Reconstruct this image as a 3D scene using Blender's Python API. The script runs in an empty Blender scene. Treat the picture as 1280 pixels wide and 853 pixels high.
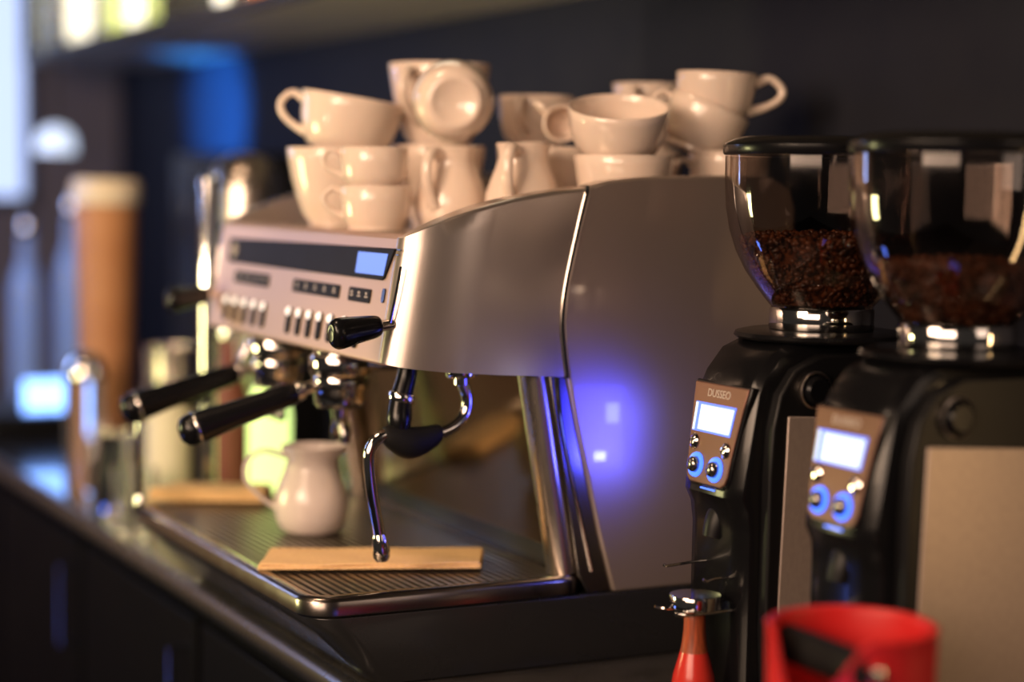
import bpy, bmesh, math, random
from mathutils import Vector, Matrix
random.seed(7)
PI = math.pi
SC = bpy.context.scene
COL = SC.collection

# ------------------------------------------------------------------ materials
def mat(name, col, rough=.5, metal=0., coat=0., coat_r=.05, emis=None, es=0., trans=0., ior=1.45,
        noise=0., nscale=30., nstretch=(1, 1, 1), bump=0., col2=None, alpha=1., spec=None, sub=0.):
    m = bpy.data.materials.new(name); m.use_nodes = True
    nt = m.node_tree; b = nt.nodes['Principled BSDF']
    I = b.inputs
    I['Base Color'].default_value = (*col, 1); I['Roughness'].default_value = rough
    I['Metallic'].default_value = metal; I['Coat Weight'].default_value = coat
    I['Coat Roughness'].default_value = coat_r; I['IOR'].default_value = ior
    I['Transmission Weight'].default_value = trans; I['Alpha'].default_value = alpha
    if spec is not None: I['Specular IOR Level'].default_value = spec
    if sub: I['Subsurface Weight'].default_value = sub; I['Subsurface Radius'].default_value = (.01, .006, .004)
    if emis: I['Emission Color'].default_value = (*emis, 1); I['Emission Strength'].default_value = es
    if noise or bump or col2:
        tc = nt.nodes.new('ShaderNodeTexCoord'); mp = nt.nodes.new('ShaderNodeMapping')
        mp.inputs['Scale'].default_value = nstretch
        nz = nt.nodes.new('ShaderNodeTexNoise'); nz.inputs['Scale'].default_value = nscale
        nz.inputs['Detail'].default_value = 4
        nt.links.new(tc.outputs['Object'], mp.inputs['Vector']); nt.links.new(mp.outputs['Vector'], nz.inputs['Vector'])
        if noise:
            mr = nt.nodes.new('ShaderNodeMapRange')
            mr.inputs['To Min'].default_value = max(0, rough - noise); mr.inputs['To Max'].default_value = rough + noise
            nt.links.new(nz.outputs['Fac'], mr.inputs['Value']); nt.links.new(mr.outputs['Result'], I['Roughness'])
        if col2:
            cr = nt.nodes.new('ShaderNodeValToRGB')
            cr.color_ramp.elements[0].position = .35; cr.color_ramp.elements[1].position = .65
            cr.color_ramp.elements[0].color = (*col, 1); cr.color_ramp.elements[1].color = (*col2, 1)
            nt.links.new(nz.outputs['Fac'], cr.inputs['Fac']); nt.links.new(cr.outputs['Color'], I['Base Color'])
        if bump:
            bp = nt.nodes.new('ShaderNodeBump'); bp.inputs['Strength'].default_value = bump
            bp.inputs['Distance'].default_value = .002
            nt.links.new(nz.outputs['Fac'], bp.inputs['Height']); nt.links.new(bp.outputs['Normal'], I['Normal'])
    return m

M = dict(
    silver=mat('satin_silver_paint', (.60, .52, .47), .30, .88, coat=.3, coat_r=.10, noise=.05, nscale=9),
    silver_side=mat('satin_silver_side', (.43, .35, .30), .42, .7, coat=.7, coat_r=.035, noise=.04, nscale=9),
    panel=mat('rose_silver_panel', (.60, .42, .36), .46, .55, noise=.05, nscale=40, nstretch=(1, .05, 1)),
    dark=mat('dark_housing', (.035, .036, .038), .38, .35, noise=.05, nscale=20),
    base=mat('dark_base_metal', (.05, .05, .052), .28, .6, coat=.4, coat_r=.1, noise=.04, nscale=20),
    black=mat('black_plastic', (.005, .005, .006), .24, 0, coat=.1, coat_r=.05, noise=.03, nscale=40, spec=.3),
    blackm=mat('black_matt_plastic', (.006, .006, .007), .42, 0, spec=.3, noise=.05, nscale=60),
    disp=mat('smoked_display_window', (.012, .011, .012), .5, 0, spec=.12, noise=.03),
    rubber=mat('black_rubber', (.008, .008, .008), .6, 0, spec=.2, noise=.05, nscale=60),
    chrome=mat('chrome', (.78, .75, .72), .08, 1, noise=.02, nscale=20),
    steel=mat('brushed_steel', (.64, .56, .49), .28, 1, noise=.08, nscale=60, nstretch=(1, 1, .04)),
    steelplate=mat('brushed_steel_plate', (.46, .375, .33), .40, .45, noise=.06, nscale=200, nstretch=(1, 1, .6), col2=(.42, .34, .30)),
    dsteel=mat('dark_polished_steel', (.30, .28, .27), .22, 1, noise=.05, nscale=30),
    traysteel=mat('tray_steel', (.27, .235, .21), .24, 1, noise=.06, nscale=30),
    slat=mat('drip_grate_steel', (.40, .35, .30), .36, 1, noise=.05, nscale=30),
    mirror=mat('smoked_mirror_glass', (.27, .21, .135), .10, .95, noise=.04, nscale=8),
    porcelain=mat('warm_white_porcelain', (.82, .68, .58), .18, 0, coat=.6, coat_r=.06, noise=.03, nscale=12, sub=.1),
    jug=mat('glazed_white_stoneware', (.74, .64, .60), .25, 0, coat=.5, coat_r=.1, noise=.03, nscale=12),
    cloth=mat('tan_cotton_cloth', (.92, .62, .30), .9, 0, bump=.5, nscale=260, col2=(.84, .54, .25)),
    lcd=mat('lcd_blue', (.05, .08, .2), .3, 0, emis=(.16, .30, 1.0), es=.9),
    lcdw=mat('lcd_white', (.1, .1, .1), .3, 0, emis=(.80, .90, 1.0), es=1.25),
    lcdb=mat('lcd_edge', (.1, .1, .2), .3, 0, emis=(.06, .18, 1.0), es=1.5),
    led=mat('blue_led_ring', (.02, .02, .1), .3, 0, emis=(.05, .16, 1.0), es=2.6),
    ledw=mat('white_indicator', (.5, .45, .4), .3, 0, emis=(1, .86, .74), es=1.3),
    icon=mat('pale_print', (.55, .48, .44), .5, noise=.05),
    bronze=mat('bronze_plate', (.19, .095, .072), .42, .55, noise=.06, nscale=80, nstretch=(1, .1, 1)),
    beans=mat('roasted_beans', (.045, .017, .009), .38, 0, coat=.25, coat_r=.25, col2=(.20, .065, .022), nscale=70),
    red=mat('red_silicone', (.58, .018, .018), .40, 0, noise=.05, nscale=30),
    redwood=mat('red_lacquered_wood', (.60, .035, .025), .25, 0, coat=.5, coat_r=.08, noise=.03),
    stainwood=mat('red_stained_wood', (.42, .085, .03), .4, 0, col2=(.22, .05, .02), nscale=60, nstretch=(6, 6, .4)),
    counter=mat('dark_polished_counter', (.040, .037, .034), .2, 0, coat=.8, coat_r=.07, noise=.05, nscale=14, col2=(.065, .06, .055)),
    cfront=mat('dark_counter_front', (.003, .003, .004), .55, 0, spec=.08, noise=.06, nscale=10),
    wall=mat('midnight_blue_wall', (.015, .0165, .025), .8, 0, noise=.05, nscale=10, col2=(.018, .0195, .028), spec=.2),
    endwall=mat('taupe_wall', (.20, .16, .15), .8, 0, noise=.05, nscale=10, col2=(.17, .14, .13)),
    floor=mat('dark_floor', (.02, .02, .022), .4, 0, noise=.08, nscale=6),
    ceil=mat('dark_ceiling', (.02, .02, .022), .8, 0, noise=.05, nscale=6),
    shelf=mat('dark_taupe_shelf', (.42, .36, .30), .6, 0, noise=.06, nscale=20, nstretch=(1, .1, 1), col2=(.38, .33, .28)),
    shelfedge=mat('black_shelf_edge', (.012, .012, .013), .4, 0, noise=.05),
    backlight=mat('backlit_panel', (.8, .75, .6), .6, 0, emis=(1.0, .90, .66), es=2.6),
    window=mat('bright_window_glass', (.6, .7, .9), .1, 0, emis=(.50, .63, 1.0), es=1.15),
    wframe=mat('dark_window_frame', (.03, .035, .05), .5, 0, noise=.05),
    tan=mat('tan_canister', (.46, .20, .085), .5, 0, noise=.06, nscale=10, col2=(.54, .26, .12)),
    cream=mat('cream_lid', (.80, .70, .55), .5, 0, noise=.05),
    blueglass=mat('pale_blue_glass', (.45, .62, .92), .12, 0, trans=.25, noise=.03),
    iceglass=mat('ice_blue_glass', (.80, .88, 1.0), .06, 0, trans=.95, noise=.02),
    amber=mat('amber_glass', (.80, .30, .08), .10, 0, trans=.2, noise=.03),
    clear=mat('clear_glass', (.95, .95, .92), .04, 0, trans=.95, noise=.02),
    green=mat('yellow_green_glass', (.75, .85, .25), .1, 0, trans=.7, noise=.03),
    redlabel=mat('dull_red', (.20, .055, .04), .5, 0, noise=.05),
    white=mat('white_card', (.82, .84, .88), .6, 0, noise=.05),
    pale_box=mat('pale_box_glow', (.2, .3, .5), .3, 0, emis=(.20, .40, 1.0), es=4.6),  # emission added to put a blue patch in the counter reflection
    lampg=mat('lamp_glass', (.8, .85, .95), .3, 0, emis=(.66, .80, 1.0), es=1.0),
    yg=mat('emissive_yellow_green', (.6, .7, .2), .3, 0, emis=(.72, .95, .30), es=1.7),  # emission stands in for lamplight shining through the bottle
)
# hopper glass : thin dark tinted, keeps light going through
def hopper_glass():
    m = bpy.data.materials.new('smoked_hopper_plastic'); m.use_nodes = True
    nt = m.node_tree; nt.nodes.clear()
    out = nt.nodes.new('ShaderNodeOutputMaterial'); mix = nt.nodes.new('ShaderNodeMixShader')
    tr = nt.nodes.new('ShaderNodeBsdfTransparent'); tr.inputs['Color'].default_value = (.52, .46, .43, 1)
    gl = nt.nodes.new('ShaderNodeBsdfGlossy'); gl.inputs['Roughness'].default_value = .05
    gl.inputs['Color'].default_value = (.9, .85, .82, 1)
    fr = nt.nodes.new('ShaderNodeLayerWeight'); fr.inputs['Blend'].default_value = .25
    pw = nt.nodes.new('ShaderNodeMapRange'); pw.inputs['To Min'].default_value = .05; pw.inputs['To Max'].default_value = .75
    nz = nt.nodes.new('ShaderNodeTexNoise'); nz.inputs['Scale'].default_value = 6
    mr = nt.nodes.new('ShaderNodeMapRange'); mr.inputs['To Min'].default_value = .03; mr.inputs['To Max'].default_value = .08
    nt.links.new(nz.outputs['Fac'], mr.inputs['Value']); nt.links.new(mr.outputs['Result'], gl.inputs['Roughness'])
    nt.links.new(fr.outputs['Facing'], pw.inputs['Value']); nt.links.new(pw.outputs['Result'], mix.inputs['Fac']); nt.links.new(tr.outputs['BSDF'], mix.inputs[1])
    nt.links.new(gl.outputs['BSDF'], mix.inputs[2]); nt.links.new(mix.outputs['Shader'], out.inputs['Surface'])
    return m
M['hopper'] = hopper_glass()

# ------------------------------------------------------------------ object helpers
OFF = {}
def thing(name, label, cat, loc=(0, 0, 0), rotz=0, group=None, rot=None):
    o = bpy.data.objects.new(name, None); COL.objects.link(o)
    o.empty_display_size = .03
    o.location = loc; o.rotation_euler = rot if rot else (0, 0, rotz)
    o['label'] = label; o['category'] = cat
    if group: o['group'] = group
    OFF[o] = Vector((0, 0, 0))
    return o
def wthing(name, label, cat, loc, group=None):
    """thing whose parts are given in world coordinates"""
    o = thing(name, label, cat, loc, 0, group); OFF[o] = Vector(loc); return o
def obj(name, bm, material, parent=None, bevel=0, seg=2, sharp=38, sub=0):
    bmesh.ops.remove_doubles(bm, verts=bm.verts, dist=1e-6)
    bmesh.ops.recalc_face_normals(bm, faces=bm.faces)
    off = OFF.get(parent, Vector((0, 0, 0)))
    if off.length: bmesh.ops.translate(bm, verts=bm.verts, vec=-off)
    for f in bm.faces: f.smooth = True
    a = math.radians(sharp)
    for e in bm.edges:
        if len(e.link_faces) == 2 and e.calc_face_angle(0) > a: e.smooth = False
    me = bpy.data.meshes.new(name); bm.to_mesh(me); bm.free()
    for mm in (material if isinstance(material, (list, tuple)) else [material]): me.materials.append(mm)
    o = bpy.data.objects.new(name, me); COL.objects.link(o)
    if parent: o.parent = parent
    OFF[o] = off
    if bevel:
        bv = o.modifiers.new('bevel', 'BEVEL'); bv.width = bevel; bv.segments = seg
        bv.limit_method = 'ANGLE'; bv.angle_limit = math.radians(40)
        bv.harden_normals = False
    if sub:
        s = o.modifiers.new('subdivision', 'SUBSURF'); s.levels = sub; s.render_levels = sub
    return o
def tag(o, label, cat, group=None, kind=None):
    o['label'] = label; o['category'] = cat
    if group: o['group'] = group
    if kind: o['kind'] = kind
    return o
def struct(o): o['kind'] = 'structure'; return o
def copy_tree(o, parent=None):
    c = o.copy(); COL.objects.link(c)
    if parent: c.parent = parent
    for ch in list(o.children): copy_tree(ch, c)
    return c
def nb(): return bmesh.new()
def box(bm, x0, x1, y0, y1, z0, z1):
    vs = [bm.verts.new((x, y, z)) for z in (z0, z1) for x, y in ((x0, y0), (x1, y0), (x1, y1), (x0, y1))]
    for q in ((0, 3, 2, 1), (4, 5, 6, 7), (0, 1, 5, 4), (1, 2, 6, 5), (2, 3, 7, 6), (3, 0, 4, 7)):
        bm.faces.new([vs[i] for i in q])
    return bm
def loft(bm, rings, cap0=True, cap1=True, closed=True, wrap=False):
    R = [[bm.verts.new(p) for p in r] for r in rings]
    n = len(R[0])
    m = len(R)
    for i in range(m if wrap else m - 1):
        a, b = R[i], R[(i + 1) % m]
        for j in range(n if closed else n - 1):
            k = (j + 1) % n
            try: bm.faces.new((a[j], a[k], b[k], b[j]))
            except ValueError: pass
    if not wrap:
        if cap0: bm.faces.new(R[0][::-1])
        if cap1: bm.faces.new(R[-1])
    return bm
def lathe(bm, prof, c=(0, 0, 0), n=48, axis=None):
    """prof: [(r,z)], revolve about z (or about `axis` direction); r==0 ends become poles"""
    q = Vector((0, 0, 1)).rotation_difference(Vector(axis)).to_matrix() if axis else Matrix.Identity(3)
    c = Vector(c); rows = []
    for r, z in prof:
        if r < 1e-7: rows.append([bm.verts.new(c + q @ Vector((0, 0, z)))])
        else: rows.append([bm.verts.new(c + q @ Vector((r * math.cos(2 * PI * i / n), r * math.sin(2 * PI * i / n), z))) for i in range(n)])
    for a, b in zip(rows, rows[1:]):
        for i in range(n):
            k = (i + 1) % n
            if len(a) == 1 and len(b) == 1: continue
            if len(a) == 1: bm.faces.new((a[0], b[i], b[k]))
            elif len(b) == 1: bm.faces.new((a[i], a[k], b[0]))
            else: bm.faces.new((a[i], a[k], b[k], b[i]))
    return bm
def spline(pts, k=8):
    """Catmull-Rom through points"""
    P = [Vector(p) for p in pts]; out = []
    for i in range(len(P) - 1):
        p0 = P[max(i - 1, 0)]; p1 = P[i]; p2 = P[i + 1]; p3 = P[min(i + 2, len(P) - 1)]
        for s in range(k):
            t = s / k
            out.append(.5 * ((2 * p1) + (p2 - p0) * t + (2 * p0 - 5 * p1 + 4 * p2 - p3) * t * t + (3 * p1 - p0 - 3 * p2 + p3) * t ** 3))
    out.append(P[-1]); return out
def tube(bm, pts, r, n=14, smooth=0, flat=1., up=None, caps=True):
    """r: number or list (per input point); flat: scales the second axis of the section"""
    if smooth:
        rr = r if isinstance(r, (list, tuple)) else [r] * len(pts)
        r4 = spline([(x, 0, 0) for x in rr], smooth); pts = spline(pts, smooth); rs = [v.x for v in r4]
    else:
        pts = [Vector(p) for p in pts]; rs = r if isinstance(r, (list, tuple)) else [r] * len(pts)
    rings = []; prev = None
    for i, p in enumerate(pts):
        t = (pts[min(i + 1, len(pts) - 1)] - pts[max(i - 1, 0)]).normalized()
        if prev is None:
            ref = Vector(up) if up else (Vector((0, 0, 1)) if abs(t.z) < .9 else Vector((1, 0, 0)))
            u = (ref - t * ref.dot(t)).normalized()
        else: u = (prev - t * prev.dot(t)).normalized()
        prev = u; v = t.cross(u)
        rings.append([p + (u * math.cos(2 * PI * j / n) + v * (math.sin(2 * PI * j / n) * flat)) * rs[i] for j in range(n)])
    return loft(bm, rings, caps, caps)
def prism_y(bm, poly, y0, y1):
    """polygon [(x,z)] extruded along y"""
    return loft(bm, [[(x, y0, z) for x, z in poly], [(x, y1, z) for x, z in poly]])
def rrect(x0, x1, y0, y1, r, z, n=6, rs=None):
    """rounded rectangle in plan; rs = radii for corners (x0y0, x1y0, x1y1, x0y1)"""
    rs = rs or (r, r, r, r); out = []
    for (cx, cy, a0, rr) in ((x0 + rs[0], y0 + rs[0], PI, rs[0]), (x1 - rs[1], y0 + rs[1], 1.5 * PI, rs[1]),
                             (x1 - rs[2], y1 - rs[2], 0, rs[2]), (x0 + rs[3], y1 - rs[3], .5 * PI, rs[3])):
        for i in range(n + 1):
            a = a0 + .5 * PI * i / n
            out.append((cx + rr * math.cos(a), cy + rr * math.sin(a), z))
    return out
def text_bm(s, size, mtx, depth=.0004):
    cu = bpy.data.curves.new('lettering', 'FONT'); cu.body = s; cu.size = size; cu.extrude = depth
    cu.align_x = 'CENTER'; cu.align_y = 'CENTER'
    o = bpy.data.objects.new('lettering', cu); COL.objects.link(o)
    dg = bpy.context.evaluated_depsgraph_get(); me = bpy.data.meshes.new_from_object(o.evaluated_get(dg))
    bm = nb(); bm.from_mesh(me); bmesh.ops.transform(bm, matrix=mtx, verts=bm.verts)
    bpy.data.objects.remove(o); bpy.data.curves.remove(cu); bpy.data.meshes.remove(me)
    return bm

# ------------------------------------------------------------------ camera
camd = bpy.data.cameras.new('camera'); cam = bpy.data.objects.new('camera', camd); COL.objects.link(cam)
Rm = ((0.892782412988881, -0.023658733944205344, 0.44986645503516776),
      (-0.45025307598586123, -0.0791185446279682, 0.889388792070837),
      (0.014550966394763668, -0.9965844270327074, -0.08128806291743547))
mw = Matrix([[r[0], -r[1], -r[2], 0] for r in Rm] + [[0, 0, 0, 1]])
mw.translation = (-0.72470719, -1.90858532, 0.55407148)
cam.matrix_world = mw
camd.sensor_width = 36; camd.lens = 67.5; camd.clip_start = .05
camd.dof.use_dof = True; camd.dof.focus_distance = 2.06; camd.dof.aperture_fstop = 1.28
camd.dof.aperture_blades = 0
SC.camera = cam

# ------------------------------------------------------------------ room
W = .68                     # machine width
WX = .75                    # back wall
def sbox(name, m, *a): return struct(obj(name, box(nb(), *a), m))
sbox('floor', M['floor'], -3, WX, -3, 3.6, -1.0, -.95)
sbox('ceiling', M['ceil'], -3, WX, -3, 3.6, 2.3, 2.35)
sbox('wall_back', M['wall'], WX, WX + .08, -3, 3.6, -.95, 2.3)
# end wall with window opening
bm = nb(); box(bm, -3, .12, 3.5, 3.58, -.95, 2.3); box(bm, .51, WX, 3.5, 3.58, -.95, 2.3)
box(bm, .12, .51, 3.5, 3.58, -.95, .47); box(bm, .12, .51, 3.5, 3.58, 2.1, 2.3)
struct(obj('wall_end', bm, M['endwall']))
bm = nb(); box(bm, .14, .49, 3.54, 3.55, .49, 2.08); wn = struct(obj('window_1', bm, M['window']))
bm = nb()
for x in (.12, .487): box(bm, x, x + .023, 3.49, 3.56, .47, 2.1)
for z in (.47, 2.07): box(bm, .12, .51, 3.49, 3.56, z, z + .03)
wf = obj('window_frame', bm, M['wframe'], wn)

# counter
ct = wthing('bar_counter', 'long dark polished bar counter under the coffee machine', 'counter', (.4, 1., -.95))
bm = nb(); box(bm, .075, WX - .003, -1.4, 3.45, -.035, -.0005); obj('countertop', bm, M['counter'], ct, bevel=.002)
bm = nb(); tube(bm, [(.076, -1.4, -.0185), (.076, 3.45, -.0185)], .0178, 24); obj('edge_nosing', bm, M['base'], ct)
bm = nb(); box(bm, .105, WX - .003, -1.38, 3.44, -.948, -.0355); obj('cabinet_front', bm, M['cfront'], ct)
for i in range(7):
    y0 = -1.3 + i * .66
    bm = nb(); box(bm, .09, .1048, y0 + .01, y0 + .64, -.86, -.07); d = obj('door', bm, M['cfront'], ct, bevel=.003)
    bm = nb(); tube(bm, [(.09, y0 + .06, -.12), (.07, y0 + .06, -.12), (.07, y0 + .06, -.26), (.09, y0 + .06, -.26)], .005, 10)
    obj('handle', bm, M['dsteel'], d)

# upper shelf
sh = wthing('upper_shelf', 'long dark wall shelf over the machine with a backlit rear panel', 'shelf', (.57, 1., .846))
bm = nb(); box(bm, .4005, WX - .002, -1.2, 3.12, .851, .871); obj('board', bm, M['shelf'], sh)
bm = nb(); box(bm, .388, .4, -1.2, 3.12, .850, .874); obj('front_edge', bm, M['shelfedge'], sh)
for y in (3.09, 1.845):
    bm = nb(); box(bm, .389, WX - .004, y, y + .028, .8742, 1.40); obj('divider', bm, M['shelfedge'], sh)
bm = nb(); box(bm, .389, WX - .004, .2, 3.12, 1.401, 1.42); obj('top_board', bm, M['shelfedge'], sh)
bm = nb(); box(bm, .560, .568, .6, 3.085, .8745, 1.398); obj('light_panel', bm, M['backlight'], sh, )

# ------------------------------------------------------------------ espresso machine
em = wthing('espresso_machine', 'silver two group espresso machine with rounded sides and cups on top', 'espresso machine', (.31, W / 2, 0))
# base with undercut front
bm = nb()
loft(bm, [rrect(.085, .62, .012, W - .012, .03, .001), rrect(.06, .62, .006, W - .006, .03, .022), rrect(.022, .62, .001, W - .001, .035, .062),
          rrect(.008, .62, 0, W, .036, .074), rrect(.005, .62, 0, W, .036, .0825)])
obj('base_housing', bm, M['base'], em, bevel=.002)
# drip tray rim
def ring(bm, prof, x0, x1, y0, y1, r, n=8):
    rings = []
    for ins, z in prof:
        rings.append(rrect(x0 + ins, x1 - ins, y0 + ins, y1 - ins, max(r - ins, .002), z, n))
    return loft(bm, rings, wrap=True)
bm = nb(); ring(bm, [(.004, .0828), (.0, .086), (.0, .100), (.003, .1045), (.007, .106), (.016, .106), (.0195, .1035), (.020, .0828)], -.002, .345, -.002, W + .002, .038)
dt = obj('drip_tray', bm, M['traysteel'], em)
bm = nb(); box(bm, .018, .33, .018, W - .018, .0898, .0915); obj('tray_floor', bm, M['rubber'], dt)
bm = nb()
for i in range(29):
    x = .022 + i * .0106
    box(bm, x, x + .0052, .024, W - .024, .0985, .1025)
for y in (.0185, .22, .44, W - .0245): box(bm, .0185, .3245, y, y + .006, .0945, .0984)
obj('drip_grate', bm, M['slat'], dt)
# body behind the work area
bm = nb(); prism_y(bm, [(.338, .0897), (.60, .0897), (.60, .4885), (.316, .4885), (.305, .352)], .033, W - .033); obj('body_housing', bm, M['dark'], em)
bm = nb(); prism_y(bm, [(.301, .345), (.3045, .345), (.3405, .1055), (.3365, .1055)], .034, W - .034); obj('backsplash', bm, M['mirror'], em)
# head block
bm = nb(); prism_y(bm, [(.125, .3555), (.304, .346), (.314, .4885), (.137, .4885)], .034, W - .034); obj('head_housing', bm, M['dark'], em)
# cup tray on top
bm = nb(); box(bm, .122, .60, .036, W - .036, .489, .4955)
for y in range(1): pass
ctray = obj('cup_tray', bm, M['steel'], em, bevel=.002)
# front control panel
bm = nb(); prism_y(bm, [(.095, .356), (.099, .353), (.124, .353), (.136, .4885), (.150, .496), (.122, .4965), (.117, .492)], .0335, W - .0335)
fp = obj('control_panel', bm, M['panel'], em, bevel=.0015)
# end covers with rounded front corner
def interp(P, x):
    if x <= P[0][0]: return P[0][1]
    for (a, b), (c, d) in zip(P, P[1:]):
        if a <= x <= c: return b + (d - b) * (x - a) / (c - a)
    return P[-1][1]
TOPC = [(.1175, .4935), (.130, .5005), (.146, .5085), (.170, .518), (.199, .5285), (.224, .535), (.248, .5405), (.275, .545), (.298, .5485), (.331, .5525)]
BOTC = [(.095, .3565), (.105, .3535), (.124, .3505), (.162, .3465), (.221, .342), (.309, .337)]
SEAM = [(.325, .526), (.318, .500), (.311, .470), (.3045, .440), (.3010, .415), (.3005, .400), (.3015, .385), (.3045, .362)]
def end_cover(flip):
    secs = []
    for a in [0, 6, 12, 18, 25, 33, 41, 50, 60, 70, 80, 90]:
        a = math.radians(a)
        sf = .095 * (1 - math.sin(a)); y = .036 * (1 - math.cos(a)); e = .006 * (1 - math.sin(a)) ** 3
        xb = .095 + sf; xt = .1165 + sf; zb = interp(BOTC, xb); zt = interp(TOPC, xt)
        sec = []
        for k in range(9):
            z = zb + (zt - zb) * k / 8; sec.append((.095 + (z - .356) * .022 / .137 + sf, z - (e if k == 8 else 0)))
        for k in range(1, 11):
            x = xt + (.331 - xt) * k / 10; sec.append((x, interp(TOPC, x) - e))
        sec += SEAM
        for k in range(9):
            x = .309 + (xb - .309) * k / 9; sec.append((x, interp(BOTC, x)))
        secs.append([(x, W - y if flip else y, z) for x, z in sec])
    secs.append([(x, W - .0385 if flip else .0385, z) for x, y_, z in secs[-1]])
    return loft(nb(), secs)
for fl in (0, 1): obj('end_cover', end_cover(fl), M['silver'], em, sharp=50)
# side panels
side = [(.3365, .5535), (.36, .560), (.402, .5645), (.456, .567), (.511, .568), (.585, .567), (.612, .555), (.62, .53), (.62, .083), (.378, .083),
        (.358, .150), (.341, .217), (.325, .280), (.313, .336), (.308, .370), (.3055, .400), (.3095, .440), (.3225, .500)]
for fl in (0, 1):
    bm = nb()
    y0, y1 = (W, W - .032) if fl else (0, .032)
    prism_y(bm, side, y0, y1); obj('side_panel', bm, M['silver_side'], em, bevel=.004, seg=3)
    # bright seam strip
    seam = [(.3335, .5535), (.3200, .500), (.3068, .440), (.3028, .400), (.3055, .370), (.3108, .336)]
    bm = nb(); y = W + .0005 if fl else -.0005
    tube(bm, [(x + .0005, y, z) for x, z in seam], .0022, 8, smooth=4); obj('seam_trim', bm, M['chrome'], em)
    # dark edge strip in front of side panel, chrome corner pillar
    bm = nb(); yy = (W - .022, W - .004) if fl else (.004, .022)
    prism_y(bm, [(.290, .343), (.3125, .336), (.325, .280), (.341, .217), (.358, .150), (.3775, .083), (.346, .083), (.333, .1062)], *yy)
    obj('corner_strip', bm, M['dsteel'], em, bevel=.002)
    bm = nb(); yc = W - .030 if fl else .030
    tube(bm, [(.281, yc, .350), (.325, yc, .1065)], .021, 24, flat=.8, up=(0, 1, 0)); obj('corner_pillar', bm, M['steel'], em)
    bm = nb(); yt = W - .003 if fl else .003
    tube(bm, [(.3005, yt, .336), (.306, yt, .290), (.318, yt, .235), (.336, yt, .165), (.350, yt, .110)], .0022, 8, smooth=5); obj('glint_tube', bm, M['chrome'], em)  # thin tube added to carry the blue line of reflected light
# control panel furniture : plane helper
KS = .022 / .137
PN = Vector((-1, 0, KS)).normalized()
def PP(y, z, o): return Vector((.095 + (z - .356) * KS, y, z)) + PN * o
def plate(bm, poly, o0, o1): return loft(bm, [[PP(y, z, o0) for y, z in poly], [PP(y, z, o1) for y, z in poly]])
def rpoly(y0, y1, z0, z1, r, n=4):
    return [(p[0], p[1]) for p in rrect(y0, y1, z0, z1, r, 0, n)]
bm = nb(); plate(bm, [(.600, .476), (.036, .4815), (.040, .474), (.054, .448), (.060, .4455), (.590, .4435), (.598, .448)], -.001, .0025)
ds = obj('display', bm, M['disp'], fp, bevel=.001)
OFF_ = OFF[fp]
bm = nb(); plate(bm, [(.137, .4745), (.0515, .475), (.0555, .4505), (.137, .4505)], .0026, .0032); obj('lcd_screen', bm, M['lcd'], em)
bm = nb()
for (yc, r0) in ((.572, .0085),):
    rin = [PP(yc + r0 * math.cos(a), .4605 + r0 * math.sin(a), .0030) for a in [2 * PI * i / 24 for i in range(24)]]
    tube(bm, rin + [rin[0]], .0012, 6, caps=False)
    tube(bm, [PP(yc + .003, .464, .003), PP(yc - .003, .4605, .003), PP(yc + .003, .457, .003)], .0011, 6)
obj('emblem', bm, M['icon'], em)
def label_strip(y0, y1, n):
    bm = nb(); plate(bm, rpoly(y0, y1, .418, .434, .003), -.001, .0015); s = obj('label_strip', bm, M['disp'], em, bevel=.0005)
    for i in range(n):
        bm = nb(); yc = y0 + (y1 - y0) * (i + .5) / n
        plate(bm, [(yc - .004, .424), (yc + .004, .424), (yc + .004, .4255), (yc - .004, .4255)], .0015, .0020)
        plate(bm, [(yc - .002, .427), (yc + .002, .427), (yc + .003, .430), (yc - .001, .430)], .0015, .0020)
        obj('icon', bm, M['icon'], s)
label_strip(.425, .561, 5); label_strip(.181, .336, 5); label_strip(.087, .152, 3)
def button(y):
    bm = nb(); plate(bm, rpoly(y - .0065, y + .0065, .366, .399, .0063), -.001, .003); b = obj('button', bm, M['disp'], em, bevel=.001)
    bm = nb(); lathe(bm, [(0, .0062), (.003, .0058), (.0048, .0045), (.0056, .0025), (.0056, .0)], PP(y, .3935, .0), 16, axis=PN)
    obj('indicator_light', bm, M['ledw'], b)
for y in (.575, .538, .500, .463, .427, .332, .297, .262, .228, .193): button(y)
for y in (.150, .131, .112):
    button(y)
bm = nb(); plate(bm, rpoly(.047, .055, .421, .437, .0035), -.001, .0015); obj('rocker_switch', bm, M['black'], em)
bm = nb()
for k, z in enumerate((.480, .4745)):
    plate(bm, [(.0345, z), (.0235 + .003 * k, z), (.0235 + .003 * k, z + .0012), (.0345, z + .0012)], .0003, .0008)
obj('printed_mark', bm, M['black'], em)
# lever slots and levers
def lever(y, sgn):
    bm = nb(); pts = [PP(y - sgn * .010, .463, .0006), PP(y - sgn * .008, .43, .0006), PP(y - sgn * .004, .398, .0006)]
    tube(bm, pts, .0016, 8, smooth=4); obj('lever_slot', bm, M['chrome'], em)
    bm = nb(); tube(bm, [(.106, y, .399), (.092, y - .001, .3975), (.085, y - .002, .3968)], [.006, .0065, .0065], 12)
    lv = obj('steam_lever', bm, M['chrome'], em)
    bm = nb()
    tube(bm, [(.0905, y - .001, .3975), (.089, y - .001, .3975), (.083, y - .003, .3968), (.060, y - .007, .394), (.044, y - .010, .3918), (.036, y - .012, .3906), (.0305, y - .0130, .3898), (.029, y - .0132, .3897)],
         [.006, .0105, .0128, .0152, .0172, .0168, .0125, .006], 20, smooth=5, flat=.8)
    obj('lever_grip', bm, M['black'], lv)
lever(.026, 1); lever(W - .026 - .02, -1)
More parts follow.
